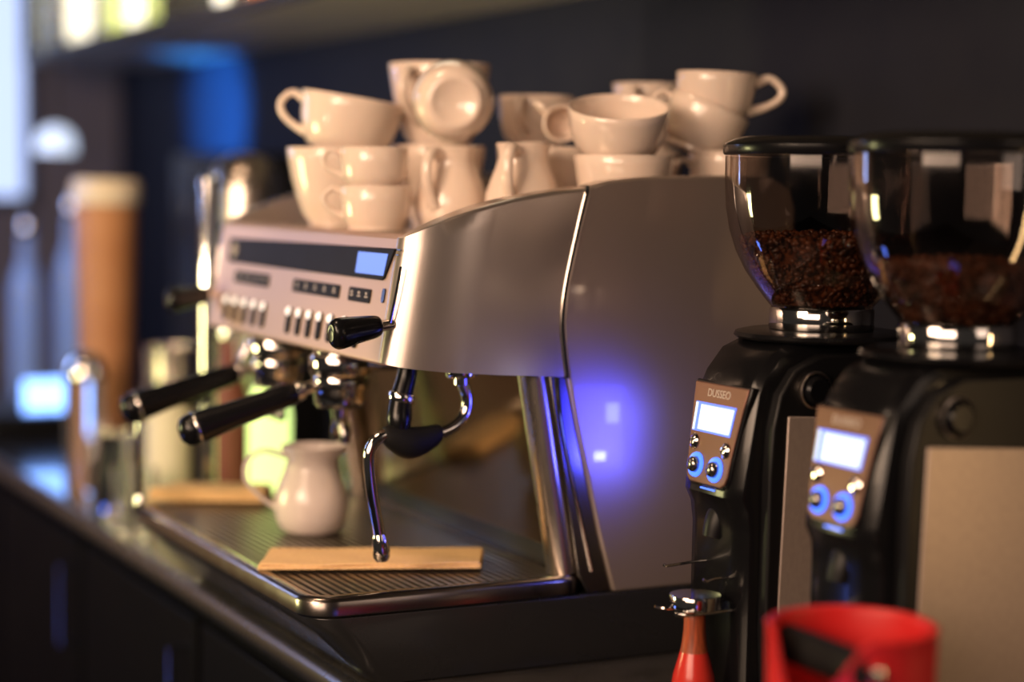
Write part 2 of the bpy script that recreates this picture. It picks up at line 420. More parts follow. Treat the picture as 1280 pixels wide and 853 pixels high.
# group heads
G = ((.140, .262), (.144, .50))
for gx, gy in G:
    bm = nb(); lathe(bm, [(0, .372), (.026, .372), (.030, .368), (.033, .356), (.034, .346), (.037, .344), (.0385, .338), (.0385, .324), (.036, .3205), (.030, .3195), (0, .3195)], (gx, gy, 0), 40)
    g = obj('group_head', bm, M['chrome'], em)
    bm = nb(); box(bm, gx, .235, gy - .03, gy + .03, .326, .352); obj('group_neck', bm, M['dsteel'], g, bevel=.006)
# steam wands
def wand(dy, mir, pts_fn):
    pass
y = .06
bm = nb(); tube(bm, [(.207, y, .349), (.207, y, .333), (.2145, y, .312), (.2125, y, .293), (.199, y, .278), (.175, y, .270), (.150, y, .270), (.120, y, .2735), (.104, y, .268), (.0955, y, .256), (.0945, y, .240), (.0985, y, .207), (.1055, y, .170), (.1085, y, .152)],
                .0067, 14, smooth=5)
wd = obj('steam_wand', bm, M['chrome'], em)
bm = nb(); lathe(bm, [(0, .3455), (.017, .3455), (.0175, .344), (.0175, .336), (.016, .334), (.0085, .3335), (.0085, .326), (0, .326)], (.207, y, 0), 24); obj('ball_joint', bm, M['chrome'], wd)
bm = nb(); tube(bm, [(.182, y, .2705), (.176, y, .270), (.160, y, .2645), (.143, y, .262), (.127, y, .2675), (.116, y, .2725), (.111, y, .2735)], [.009, .0118, .016, .0185, .0155, .011, .0075], 18, smooth=4, flat=.8); obj('grip', bm, M['rubber'], wd)
ax = (Vector((.1125, y, .131)) - Vector((.1075, y, .168))).normalized()
bm = nb(); lathe(bm, [(0, -.002), (.0069, 0), (.0082, .004), (.0096, .012), (.0102, .020), (.0097, .026), (.0066, .031), (0, .032)], (.1072, y, .160), 20, axis=ax); obj('nozzle', bm, M['chrome'], wd)
bm = nb(); tube(bm, [(.146, .072, .354), (.144, .072, .335), (.137, .070, .312), (.133, .066, .288), (.132, .062, .272)], [.0105, .0115, .0125, .0145, .010], 18, smooth=4)
sv = obj('water_spout', bm, M['black'], em)
bm = nb(); lathe(bm, [(.0142, -.005), (.0152, -.003), (.0152, .003), (.0142, .005)], (.1372, .070, .3125), 20, axis=(.25, 0, 1)); obj('collar', bm, M['chrome'], sv)
y = W - .065
bm = nb(); tube(bm, [(.150, y, .352), (.148, y, .335), (.120, y, .290), (.060, y, .262), (.015, y + .003, .262), (-.004, y + .004, .250), (-.008, y + .004, .225), (-.008, y + .004, .150), (-.008, y + .004, .118)], .006, 14, smooth=5)
wd2 = obj('steam_wand', bm, M['chrome'], em)
bm = nb(); lathe(bm, [(0, .126), (.0065, .126), (.009, .115), (.009, .105), (.005, .100), (0, .099)], (-.008, y + .004, 0), 18); obj('nozzle', bm, M['chrome'], wd2)
bm = nb(); lathe(bm, [(.014 * math.sin(PI * k / 12), -.014 * math.cos(PI * k / 12)) for k in range(13)], (-.008, y + .004, .238), 20); obj('ball_joint', bm, M['chrome'], wd2)
bm = nb(); tube(bm, [(.100, y, .281), (.080, y, .270), (.055, y, .262), (.030, y + .002, .262)], [.010, .016, .016, .009], 16, smooth=4); obj('grip', bm, M['rubber'], wd2)

# ------------------------------------------------------------------ portafilters
def portafilter(g, end, label):
    gx, gy = g
    o = wthing('portafilter', label, 'portafilter', (gx, gy, .285), 'portafilters locked in the groups')
    bm = nb(); lathe(bm, [(0, .3185), (.0335, .3185), (.0345, .316), (.0345, .304), (.032, .300), (.0315, .286), (.027, .281), (.012, .279), (0, .279)], (gx, gy, 0), 36)
    obj('filter_basket', bm, M['chrome'], o)
    e = Vector(end); s = Vector((gx - .028, gy + .002, .309)); d = (e - s).normalized(); L = (e - s).length
    bm = nb(); lathe(bm, [(.0075, 0), (.0075, .018), (.0105, .020), (.0115, .026), (.010, .030)], s, 20, axis=d); obj('neck', bm, M['chrome'], o)
    bm = nb(); lathe(bm, [(0, .028), (.0115, .0285), (.0135, .032), (.0145, .045), (.0152, .075), (.0168, L * .66), (.0188, L * .80), (.0196, L * .86), (.0198, L - .0205), (0, L - .0205)], s, 28, axis=d); obj('handle', bm, M['black'], o)
    bm = nb(); lathe(bm, [(.0196, L - .0205), (.0203, L - .0195), (.0203, L - .0175), (.0196, L - .0165)], s, 28, axis=d); obj('ferrule', bm, M['chrome'], o)
    bm = nb(); lathe(bm, [(0, L - .017), (.0196, L - .0168), (.0192, L - .010), (.0165, L - .003), (.010, L + .0015), (0, L + .003)], s, 28, axis=d); obj('end_cap', bm, M['black'], o)
    bm = nb(); tube(bm, [(gx, gy, .281), (gx, gy, .262)], [.009, .008], 16)
    sp = obj('spout', bm, M['chrome'], o)
    for sg in (-1, 1):
        bm = nb(); tube(bm, [(gx, gy, .266), (gx, gy + sg * .008, .260), (gx, gy + sg * .015, .250), (gx, gy + sg * .016, .238)], [.007, .0075, .007, .006], 14, smooth=3); obj('spout_tip', bm, M['dsteel'], sp)
    return o
portafilter(G[0], (-.053, .285, .254), 'black handled portafilter in the group nearer the camera, above the milk jug')
portafilter(G[1], (-.062, .508, .256), 'black handled portafilter in the farther group, partly behind the nearer handle')

# ------------------------------------------------------------------ crockery
def cup_parts(o, R, H, foot, kind, handle_deg=None, hs=1., m=None, label_handle=None):
    """lathe cup in local coordinates, handle pointing along handle_deg"""
    m = m or M['porcelain']
    t = .0032
    if kind == 'bowl':      # round latte / cappuccino cup
        pr = [(foot * .86, .0), (foot, .001), (foot, .006), (foot + (R - foot) * .42, H * .17), (foot + (R - foot) * .72, H * .38), (foot + (R - foot) * .90, H * .62), (R * .985, H * .84), (R, H - .001)]
    elif kind == 'cone':    # tall tapering bowl
        pr = [(foot * .86, .0), (foot, .001), (foot, .007), (foot + (R - foot) * .28, H * .16), (foot + (R - foot) * .55, H * .38), (foot + (R - foot) * .78, H * .62), (R * .97, H * .86), (R, H - .001)]
    else:                   # straight espresso cup
        pr = [(foot * .86, .0), (foot, .001), (foot, .005), (R * .86, H * .16), (R * .95, H * .35), (R * .985, H * .65), (R, H - .001)]
    inner = [(max(r - t, .001), max(z, t + .003)) for r, z in pr[2:]]
    prof = [(0, .003), (foot * .72, .003), (foot * .80, .0)] + pr + [(R - .001, H), (R - t + .001, H)] + inner[::-1] + [(0, t + .003)]
    bm = nb(); lathe(bm, prof, (0, 0, 0), 48)
    obj('bowl', bm, m, o, sharp=60)
    if handle_deg is not None:
        a = math.radians(handle_deg); dx, dy = math.cos(a), math.sin(a)
        def rad(z):
            for (r0, z0), (r1, z1) in zip(pr, pr[1:]):
                if z0 <= z <= z1 and z1 > z0: return r0 + (r1 - r0) * (z - z0) / (z1 - z0)
            return R
        zt, zb = H * .86, H * .30
        rt, rb = rad(zt) - .002, rad(zb) - .002
        ext = .026 * hs
        pts = [(rt, zt - .002), (rt + ext * .55, zt + .004 * hs), (rt + ext, zt - H * .10), (rt + ext * .95, zt - H * .28), ((rb + rt) / 2 + ext * .62, zb + H * .12), (rb, zb)]
        bm = nb(); tube(bm, [(r * dx, r * dy, z) for r, z in pts], [.0052 * hs, .0042 * hs, .0042 * hs, .0042 * hs, .0042 * hs, .0055 * hs], 12, smooth=6, flat=1.35, up=None)
        obj('handle', bm, m, o)
    return o
GC = 'white cups and jugs piled on the machine'
def cup(label, x, y, z, R, H, foot, kind='bowl', handle=None, rot=(0, 0, 0), hs=1., cat='cup', group=None):
    o = thing('coffee_cup' if kind != 'straight' else 'espresso_cup', label, cat, (x, y, z), 0, group or GC, rot)
    return cup_parts(o, R, H, foot, kind, handle, hs)
DZ = .4958
# image-left direction in plan (for handles): (-.89,.45) -> 153 deg ; toward camera ~ 243 deg
LEFT, TOCAM, RIGHT = 153, 245, -27
def tilt(axis_deg, deg, rz=0):
    """rotation leaning the cup: about horizontal axis at axis_deg"""
    a = math.radians(axis_deg)
    return (Matrix.Rotation(math.radians(deg), 3, Vector((math.cos(a), math.sin(a), 0))) @ Matrix.Rotation(rz, 3, 'Z')).to_euler()
AX = 63   # view direction in plan (depth axis) : leaning left/right in the picture is a turn about it

bx, by = .193, .418
cup('big white latte cup at the left end, lower of its pair', bx, by, DZ, .063, .102, .034, 'cone', 60)
cup('big white latte cup tipped over the left pair, handle at left', bx + .010, by - .003, DZ + .090, .066, .078, .040, 'bowl', LEFT, rot=tilt(AX, 9), hs=1.05)
ex, ey = .178, .247
cup('small espresso cup with left handle, bottom of the two stacked', ex, ey, DZ, .0425, .0545, .034, 'straight', LEFT, hs=.85)
cup('small espresso cup with left handle, top of the two stacked', ex - .001, ey + .003, DZ + .0495, .041, .0515, .031, 'straight', LEFT, hs=.85)
# milk jugs
def pitcher(label, x, y, z, R, H, handle_deg, m, group=None, hr=.0042, rim=.62, ext=1.):
    o = thing('milk_jug', label, 'jug', (x, y, z), 0, group)
    t = .003
    pr = [(R * .62, 0), (R * .70, .002), (R * .86, H * .07), (R * .97, H * .20), (R, H * .32), (R * .97, H * .44), (R * .86, H * .58), (R * .73, H * .72), (R * .65, H * .84), (R * (rim + .02), H * .93), (R * (rim + .06), H - .001)]
    inner = [(r - t, max(z_, .005)) for r, z_ in pr[1:]]
    prof = [(0, 0)] + pr + [(R * (rim + .06) - .0015, H)] + inner[::-1] + [(0, .005)]
    bm = nb(); lathe(bm, prof, (0, 0, 0), 48)
    # pull a small spout opposite the handle
    a = math.radians(handle_deg + 180)
    for v in bm.verts:
        if v.co.z > H * .80:
            w = (v.co.z / H - .80) / .20; ang = math.atan2(v.co.y, v.co.x)
            dd = math.cos(ang - a)
            if dd > .75: v.co += Vector((math.cos(a), math.sin(a), .25)) * (w * (dd - .75) / .25 * R * .22)
    obj('body', bm, m, o, sharp=60)
    h = math.radians(handle_deg); dx, dy = math.cos(h), math.sin(h)
    pts = [(R * .68 - .002, H * .88), (R * 1.0 * ext, H * .95), (R * 1.32 * ext, H * .84), (R * 1.36 * ext, H * .62), (R * 1.16 * (1 + (ext - 1) * .6), H * .42), (R * .97, H * .30)]
    bm = nb(); tube(bm, [(r * dx, r * dy, z_) for r, z_ in pts], [hr * 1.3, hr, hr, hr, hr, hr * 1.3], 12, smooth=6, flat=1.3); obj('handle', bm, m, o)
    return o
pitcher('white milk jug on the machine right of the small cups, handle to the front', .272, .232, DZ, .0445, .103, 215, M['porcelain'], GC, hr=.0055, rim=.70)
pitcher('white milk jug nearest the sloping side cover, handle to the front', .327, .148, DZ, .046, .108, 226, M['porcelain'], GC, hr=.0055, rim=.66)
# tall pair behind with lying cup
cup('white latte cup at the back, hidden mostly under another latte cup', .330, .398, DZ, .062, .108, .035, 'cone', 200)
cup('white latte cup upright at the back, highest of the left half', .330, .398, DZ + .102, .067, .112, .038, 'cone', 216, hs=1.25)
def lying(label, c, R, H, foot, kind, axis, handle=None, roll=0, hs=1.):
    """cup whose own up axis points along `axis` (its foot faces the other way)"""
    q = Vector((0, 0, 1)).rotation_difference(Vector(axis)).to_matrix() @ Matrix.Rotation(roll, 3, 'Z')
    o = thing('coffee_cup' if kind != 'straight' else 'espresso_cup', label, 'cup', c, 0, GC, q.to_euler())
    return cup_parts(o, R, H, foot, kind, handle, hs)
vd = Vector((.36, .93, 0))
lying('white cup lying on its side with the round foot facing out', Vector((.277, .243, .653)) - vd * .030, .051, .058, .033, 'bowl', (.40, .91, .06), None)
cup('white cup in the middle at the back, upright under another cup', .447, .348, DZ, .050, .108, .032, 'cone', 270)
cup('rosy white cup upright behind the right milk jug, handle to the front', .447, .348, DZ + .107, .050, .068, .034, 'bowl', 225)
cup('white cup standing right of the milk jugs, under a small lying cup', .420, .228, DZ, .044, .106, .030, 'cone', 150)
lying('small espresso cup lying with its open mouth facing out', Vector((.412, .2085, .630)) + vd * .044, .0235, .042, .017, 'straight', (-.36, -.93, .02), 0, roll=math.radians(120), hs=.7)
# right stacks
sx, sy = .432, .092
cup('wide white cup at the front right, under an open tilted cup', sx + .003, sy + .000, DZ, .0615, .095, .038, 'cone', 20)
cup('wide white cup tilted with its open inside showing', sx - .004, sy + .006, DZ + .0895, .0610, .066, .036, 'bowl', None, rot=tilt(153, -17))
cup('white cup at the far right back, lowest of its stack', .590, .300, DZ, .049, .108, .036, 'cone', 60)
cup('white cup at the back with dark handle gap, behind the open tilted cup', .588, .298, DZ + .107, .0475, .087, .034, 'cone', 222)
cup('white cup at the right end with ring handle, lowest of the leaning stack', .592, .105, DZ, .051, .103, .034, 'cone', 155, hs=.8)
cup('white cup leaning in the right stack, between two other cups', .546, .122, DZ + .102, .0515, .062, .032, 'bowl', 150, rot=tilt(AX, 23), hs=.7)
cup('white cup on top of the right stack with thin curled handle', .570, .108, DZ + .133, .0500, .066, .028, 'bowl', RIGHT, rot=tilt(AX, 2), hs=1.3)

pitcher('glossy white milk jug standing on the drip tray under the handles', .153, .392, .1028, .0485, .113, 165, M['jug'], None, hr=.0028, rim=.76, ext=1.28)

# cloths
def cloth(label, quad, z, th, layers):
    cx = sum(p[0] for p in quad) / 4; cy = sum(p[1] for p in quad) / 4
    o = wthing('folded_cloth', label, 'cloth', (cx, cy, z), 'tan cloths folded on the drip tray')
    A, B, Cc, D = [Vector((p[0], p[1], 0)) for p in quad]
    N, Mm = 26, 10
    for l in range(layers):
        bm = nb(); z0 = z + l * (th + .0004)
        shrink = .006 * l
        def P(i, j):
            u = shrink + (1 - 2 * shrink) * i / N; v = shrink + (1 - 2 * shrink) * j / Mm
            return A.lerp(B, u).lerp(D.lerp(Cc, u), v)
        def H(i, j): return .0010 * math.sin(i * .55 + l) * math.sin(j * .8 + 1) + .0012
        top = [[bm.verts.new(P(i, j) + Vector((0, 0, z0 + th + H(i, j)))) for j in range(Mm + 1)] for i in range(N + 1)]
        bot = [[bm.verts.new(P(i, j) + Vector((0, 0, z0 + (H(i, j) if l else 0) * .9))) for j in range(Mm + 1)] for i in range(N + 1)]
        for i in range(N):
            for j in range(Mm):
                bm.faces.new((top[i][j], top[i + 1][j], top[i + 1][j + 1], top[i][j + 1]))
                bm.faces.new((bot[i][j], bot[i][j + 1], bot[i + 1][j + 1], bot[i + 1][j]))
        for i in range(N):
            bm.faces.new((top[i][0], bot[i][0], bot[i + 1][0], top[i + 1][0])); bm.faces.new((top[i][Mm], top[i + 1][Mm], bot[i + 1][Mm], bot[i][Mm]))
        for j in range(Mm):
            bm.faces.new((top[0][j], top[0][j + 1], bot[0][j + 1], bot[0][j])); bm.faces.new((top[N][j], bot[N][j], bot[N][j + 1], top[N][j + 1]))
        obj('fold', bm, M['cloth'], o, bevel=.001)
cloth('tan folded cloth strip on the near grate below the steam wand tip', [(.002, .170), (.245, .080), (.290, .165), (.050, .262)], .1064, .0026, 2)
cloth('tan folded cloth at the far end of the drip tray behind the jug', [(.022, .690), (.165, .612), (.200, .668), (.080, .730)], .1064, .005, 3)

# ------------------------------------------------------------------ grinders
def make_grinder(loc, rz, label):
    o = thing('coffee_grinder', label, 'coffee grinder', loc, rz, 'coffee grinders beside the machine')
    hw = .058
    # black body : side profile (u = x local, front = -x), lofted across width with bulging front
    prof = [(-.110, .001), (-.124, .006), (-.128, .020), (-.127, .200), (-.130, .222), (-.137, .236), (-.136, .248), (-.119, .349), (-.113, .362), (-.094, .385), (-.070, .395), (.095, .395), (.118, .380), (.125, .350), (.125, .004), (.115, .001)]
    ys = [(-hw, .016, .012), (-hw + .004, .006, .004), (-hw + .012, 0.0, 0), (-.03, -.003, 0), (0, -.004, 0), (.03, -.003, 0), (hw - .012, 0, 0), (hw - .004, .006, .004), (hw, .016, .012)]
    bm = nb()
    secs = []
    for y, ins, dz in ys:
        secs.append([(u + (ins if u < 0 else -ins * .4), y, z - (dz if z > .34 else 0)) for u, z in prof])
    loft(bm, secs); body = obj('body', bm, M['black'], o, sharp=30)
    # side cheeks with curved top edge and stainless plate
    for s in (-1, 1):
        cheek = [(-.106, .004), (-.112, .100), (-.111, .20), (-.111, .26), (-.108, .31), (-.100, .345), (-.082, .370), (-.050, .384), (.08, .384), (.108, .372), (.118, .34), (.118, .004)]
        bm = nb(); prism_y(bm, cheek, s * (hw - .001), s * (hw + .0145)); ck = obj('side_cheek', bm, M['blackm'], o, bevel=.003, seg=3)
        pl = [(-.101, .018), (-.097, .16), (-.091, .323), (.112, .312), (.112, .018)]
        bm = nb(); prism_y(bm, pl, s * (hw + .0147), s * (hw + .0168)); obj('side_plate', bm, M['steelplate'], o, bevel=.0012)
        bm = nb(); c = Vector((-.060, s * (hw + .0145), .349))
        lathe(bm, [(.0185, 0), (.0195, .003), (.0195, .005), (.0178, .006), (.0172, .004), (.016, .001)], c, 32, axis=(0, s, 0)); kr = obj('knob_ring', bm, M['steel'], o)
        bm = nb(); lathe(bm, [(0, .012), (.012, .012), (.0148, .009), (.0155, .0), (0, 0)], c, 28, axis=(0, s, 0)); obj('adjuster_knob', bm, M['black'], kr)
    # display panel on slanted front
    a = Vector((-.1375, 0, .2445)); b = Vector((-.1195, 0, .3485)); up = (b - a).normalized(); L = (b - a).length
    n = Vector((-up.z, 0, up.x))
    def FP(v, t, off): return a + up * (t * L) + Vector((0, v, 0)) + n * off   # v>0 : far side (picture left)
    def fplate(bm, poly, o0, o1):
        return loft(bm, [[FP(v, t, o0) for v, t in poly], [FP(v, t, o1) for v, t in poly]])
    poly = [(.049, 1.0), (-.052, 1.0), (-.0475, .80), (-.0435, .55), (-.040, .30), (-.039, .12), (-.036, .04), (-.029, .0), (.029, .0), (.036, .04), (.039, .12), (.041, .30), (.044, .55), (.047, .80)]
    bm = nb(); fplate(bm, [(v * 1.05, .5 + (t - .5) * 1.05) for v, t in poly], -.006, .0030); fascia = obj('fascia', bm, M['black'], o, bevel=.002)
    bm = nb(); fplate(bm, poly, .0031, .0055); dp = obj('display_panel', bm, M['bronze'], o, bevel=.0012)
    bm = nb(); fplate(bm, [(.040, .80), (-.036, .80), (-.0325, .505), (.0395, .505)], .0056, .0062); lc = obj('lcd_screen', bm, M['lcdb'], dp)
    bm = nb(); fplate(bm, [(.0290, .775), (-.0335, .775), (-.0308, .525), (.0290, .525)], .0063, .0067); obj('lit_field', bm, M['lcdw'], lc)
    bm = nb(); fplate(bm, [(.0392, .790), (.0350, .790), (.0350, .515), (.0388, .515)], .0063, .0067); obj('lit_field', bm, M['lcdw'], lc)
    # lettering
    yv = Vector((0, -1, 0)); c0 = FP(.0, .90, .0056)
    mtx = Matrix(((yv.x, up.x, n.x, c0.x), (yv.y, up.y, n.y, c0.y), (yv.z, up.z, n.z, c0.z), (0, 0, 0, 1)))
    obj('lettering', text_bm('DUSSEO', .0118, mtx), M['icon'], dp)
    for v, t in ((.031, .40), (-.029, .37)):
        bm = nb(); lathe(bm, [(0, .0050), (.004, .0046), (.0062, .002), (.0085, .001), (.0085, 0)], FP(v, t, .0055), 20, axis=n); obj('small_button', bm, M['chrome'], dp)
    for v, t in ((.021, .175), (-.016, .165)):
        bm = nb(); lathe(bm, [(.0082, .0), (.0088, .002), (.0125, .0026), (.0132, .001), (.0132, 0)], FP(v, t, .0055), 32, axis=n); lr = obj('light_ring', bm, M['led'], dp)
        bm = nb(); lathe(bm, [(0, .0095), (.004, .0092), (.0068, .0078), (.0082, .005), (.0086, 0)], FP(v, t, .0055), 28, axis=n); obj('push_button', bm, M['dsteel'], lr)
    bm = nb(); fplate(bm, [(.010, -.045), (-.016, -.045), (-.016, -.030), (.010, -.030)], -.004, .0034); obj('downlight', bm, M['led'], o)
    # dosing chute
    bm = nb(); tube(bm, [(-.112, 0, .222), (-.124, 0, .205), (-.130, 0, .188)], [.018, .015, .012], 20, smooth=4); obj('chute', bm, M['blackm'], o)
    # hopper neck
    bm = nb(); lathe(bm, [(0, .3952), (.090, .3952), (.093, .398), (.091, .402), (.080, .4045), (0, .4045)], (0, 0, 0), 48); obj('top_flange', bm, M['black'], o)
    bm = nb(); lathe(bm, [(.0, .4047), (.055, .4047), (.056, .406), (.056, .426), (.0545, .4285), (.050, .4285), (0, .4285)], (0, 0, 0), 48); obj('collar', bm, M['chrome'], o)
    hp = [(.054, .429), (.060, .436), (.070, .449), (.082, .466), (.0925, .487), (.100, .510), (.1042, .534), (.1058, .560), (.106, .588)]
    bm = nb(); lathe(bm, hp, (0, 0, 0), 64); hpo = obj('hopper', bm, M['hopper'], o)
    bm = nb(); lathe(bm, [(0, .589), (.107, .589), (.1085, .591), (.1085, .599), (.106, .602), (.098, .606), (.088, .6085), (0, .6085)], (0, 0, 0), 64); obj('lid', bm, M['black'], hpo)
    # fork
    for v, tip, z in ((.012, -.182, .160), (-.030, -.160, .150)):
        bm = nb(); tube(bm, [(-.120, v, z + .002), (-.145, v, z + .002), (tip + .004, v, z), (tip, v + .001, z + .002)], .0015, 8, smooth=4); obj('fork_prong', bm, M['chrome'], o)
    return o
RZ = 0
g1 = make_grinder((.493, -.232, 0), RZ, 'black coffee grinder next to the machine side, farther of two, tamper held in front')
g2 = copy_tree(g1); g2.location = (.478, -.471, 0)
g2['label'] = 'black coffee grinder nearest the camera, behind the red knock box'

# beans
def beans(label, c, n, top, seed):
    rnd = random.Random(seed)
    base = nb(); lathe(base, [(0, -.0052), (.0022, -.0046), (.0034, -.0022), (.0036, .0), (.0034, .0022), (.0022, .0046), (0, .0052)], (0, 0, 0), 8)
    for v in base.verts:
        if v.co.x < 0: v.co.x *= .55
    V = [v.co.copy() for v in base.verts]; base.verts.index_update(); F = [[v.index for v in f.verts] for f in base.faces]; base.free()
    hp = [(.050, .430), (.0565, .436), (.0665, .449), (.0785, .466), (.089, .487), (.0965, .510), (.1, .53)]
    def rr(z):
        for (r0, z0), (r1, z1) in zip(hp, hp[1:]):
            if z0 <= z <= z1: return r0 + (r1 - r0) * (z - z0) / (z1 - z0)
        return hp[0][0] if z < hp[0][1] else hp[-1][0]
    bm = nb()
    # solid heap
    heap = [(0, .431)] + [(rr(z) - .010, z) for z in (.431, .445, .46, .475, .49, top - .008)] + [(.05, top - .004), (0, top)]
    lathe(bm, heap, (0, 0, 0), 24)
    for k in range(n):
        ang = rnd.uniform(0, 2 * PI)
        if k % 3 == 0:
            r = (rr(top) - .008) * math.sqrt(rnd.random()); z = top - .006 + .006 * (1 - r / .09) + rnd.uniform(-.002, .004)
        else:
            z = rnd.uniform(.434, top - .004); r = rr(z) - .0075 - abs(rnd.gauss(0, .003))
        q = Matrix.Rotation(rnd.uniform(0, 6.28), 3, 'Z') @ Matrix.Rotation(rnd.uniform(0, 3.14), 3, 'X') @ Matrix.Rotation(rnd.uniform(0, 6.28), 3, 'Y')
        p = Vector((r * math.cos(ang), r * math.sin(ang), z)); vs = [bm.verts.new(p + q @ v) for v in V]
        for f in F: bm.faces.new([vs[i] for i in f])
    for f in bm.faces: f.smooth = True
    me = bpy.data.meshes.new('coffee_beans'); bm.to_mesh(me); bm.free(); me.materials.append(M['beans'])
    o = bpy.data.objects.new('coffee_beans', me); COL.objects.link(o); o.location = c
    return tag(o, label, 'coffee beans', kind='stuff')
beans('roasted coffee beans filling half the hopper of the farther grinder', (.493, -.232, 0), 1900, .505, 1)
beans('dark coffee beans low in the hopper of the nearest grinder', (.478, -.471, 0), 1700, .488, 2)

# ------------------------------------------------------------------ tamper + its holder, knock box
tx, ty = .327, -.256
tp = wthing('tamper', 'upside down tamper with steel disc and red wooden handle beside the grinder', 'tamper', (tx, ty, .03))
bm = nb(); lathe(bm, [(0, .1215), (.024, .1215), (.0265, .1225), (.0268, .1235), (.0268, .1350), (.0262, .1362), (.022, .1366), (0, .1366)], (tx, ty, 0), 40); obj('disc', bm, M['chrome'], tp)
bm = nb(); lathe(bm, [(.008, .1214), (.0105, .118), (.0112, .110), (.0115, .098), (.013, .084), (.0146, .0765)], (tx, ty, 0), 28); obj('neck', bm, M['stainwood'], tp)
bm = nb(); lathe(bm, [(.0146, .0765), (.0175, .066), (.0215, .052), (.0235, .038), (.0225, .022), (.017, .008), (.010, .001), (0, .0005)], (tx, ty, 0), 28); obj('grip', bm, M['redwood'], tp)
th = wthing('tamper_holder', 'thin wire holder around the tamper disc in front of the grinder', 'tamper holder', (.36, -.25, .118))
for dy, sg in ((-.0175, -1), (.0175, 1)):
    bm = nb(); tube(bm, [(.372, ty + dy * .9, .1195), (.335, ty + dy, .1195), (.305, ty + dy, .1192), (.291, ty + dy * 1.15, .1225)], .0016, 8, smooth=4); obj('wire', bm, M['chrome'], th)

kx, ky, KR, KH = .241, -.634, .0705, .191
kb = wthing('knock_box', 'red round knock box with cutaway front and crossbar, at the picture bottom', 'knock box', (kx, ky, 0))
bm = nb(); N = 72
def rimz(a):
    q = (a - math.radians(197) + PI) % (2 * PI) - PI
    d = abs(q) / math.radians(36 if q < 0 else 47)
    if d >= 1: return KH
    t = .5 + .5 * math.cos(PI * d); return KH - .057 * t ** (.7 if q < 0 else .62)
rings = []
for k in range(12):
    t = k / 11
    rings.append([(kx + (KR - .004 * (1 - t)) * math.cos(2 * PI * i / N), ky + (KR - .004 * (1 - t)) * math.sin(2 * PI * i / N), .001 + (rimz(2 * PI * i / N) - .001) * t) for i in range(N)])
def rg(r, dz): return [(kx + r * math.cos(2 * PI * i / N), ky + r * math.sin(2 * PI * i / N), rimz(2 * PI * i / N) + dz) for i in range(N)]
rings += [rg(KR + .001, .002), rg(KR - .001, .0036), rg(KR - .0035, .0036), rg(KR - .0055, .002)]
for k in range(12):
    t = 1 - k / 11
    rings.append([(kx + (KR - .006 - .004 * (1 - t)) * math.cos(2 * PI * i / N), ky + (KR - .006 - .004 * (1 - t)) * math.sin(2 * PI * i / N), .006 + (rimz(2 * PI * i / N) - .006) * t) for i in range(N)])
loft(bm, rings); obj('bucket', bm, M['red'], kb, sharp=60)
bm = nb(); tube(bm, [(kx - .026, ky - KR + .008, .168), (kx - .026, ky + KR - .008, .168)], .016, 20); br = obj('crossbar', bm, M['rubber'], kb)
for s in (-1, 1):
    bm = nb(); lathe(bm, [(0, .004), (.004, .0038), (.0068, .002), (.0074, 0), (.0074, -.012)], (kx - .026, ky + s * (KR - .0008), .168), 20, axis=(0, s, 0)); obj('bolt', bm, M['chrome'], br)

# ------------------------------------------------------------------ background things on the counter
def lathe_thing(name, label, cat, x, y, parts, z=0, group=None):
    o = thing(name, label, cat, (x, y, z), 0, group)
    for nm, m, prof in parts:
        bm = nb(); lathe(bm, prof, (0, 0, 0), 32); obj(nm, bm, m, o)
    return o
# chrome pole beyond the machine
lathe_thing('chrome_tap_column', 'slim upright chrome column just beyond the far end of the machine', 'column', .145, .80,
            [('base_flange', M['chrome'], [(0, .0005), (.028, .0005), (.028, .006), (.020, .012), (0, .012)]),
             ('shaft', M['chrome'], [(.0, .0122), (.0125, .0122), (.0125, .545), (0, .545)]),
             ('cap', M['chrome'], [(0, .5452), (.0145, .5452), (.0145, .556), (.008, .562), (0, .563)])])
lathe_thing('steel_urn', 'tall rounded steel urn behind the left end of the machine', 'urn', .325, 1.16,
            [('body', M['steel'], [(0, .0005), (.060, .0005), (.062, .01), (.062, .535), (.058, .560), (.046, .585), (.026, .598), (0, .602)]),
             ('band', M['blackm'], [(.0622, .470), (.0635, .472), (.0635, .482), (.0622, .484)])])
# black appliance
ap = wthing('black_appliance', 'tall black boxy appliance against the blue wall', 'appliance', (.62, 1.98, 0))
bm = nb(); box(bm, .50, .735, 1.86, 2.16, .0005, .610); obj('housing', bm, M['blackm'], ap, bevel=.008)
bm = nb(); box(bm, .4985, .4998, 1.88, 2.14, .30, .58); obj('door', bm, M['black'], ap)
# tan canister
lathe_thing('tan_canister', 'tall tan tapered canister with a cream lid on the far counter', 'canister', .215, 1.63,
            [('body', M['tan'], [(0, .0005), (.045, .0005), (.047, .12), (.052, .30), (.058, .505), (0, .505)]),
             ('lid', M['cream'], [(0, .5055), (.062, .5055), (.064, .512), (.064, .546), (.060, .553), (0, .553)])])
# pale blue bottles
bp = [(0, .0005), (.032, .0005), (.034, .006), (.034, .33), (.030, .37), (.016, .41), (.014, .43), (.014, .48), (.0, .48)]
lathe_thing('water_bottle', 'tall pale blue bottle beside the tan canister, right of two', 'bottle', .366, 2.50,
            [('body', M['blueglass'], [(r * 1.05, z * .98) for r, z in bp]), ('cap', M['chrome'], [(0, .471), (.017, .471), (.018, .475), (.018, .50), (.014, .51), (0, .511)])], group='pale blue bottles at the far end')
lathe_thing('water_bottle', 'shorter pale blue bottle at the left picture edge', 'bottle', .275, 2.56,
            [('body', M['blueglass'], [(r * 1.1, z * .88) for r, z in bp]), ('cap', M['chrome'], [(0, .423), (.017, .423), (.018, .427), (.018, .45), (.014, .46), (0, .461)])], group='pale blue bottles at the far end')
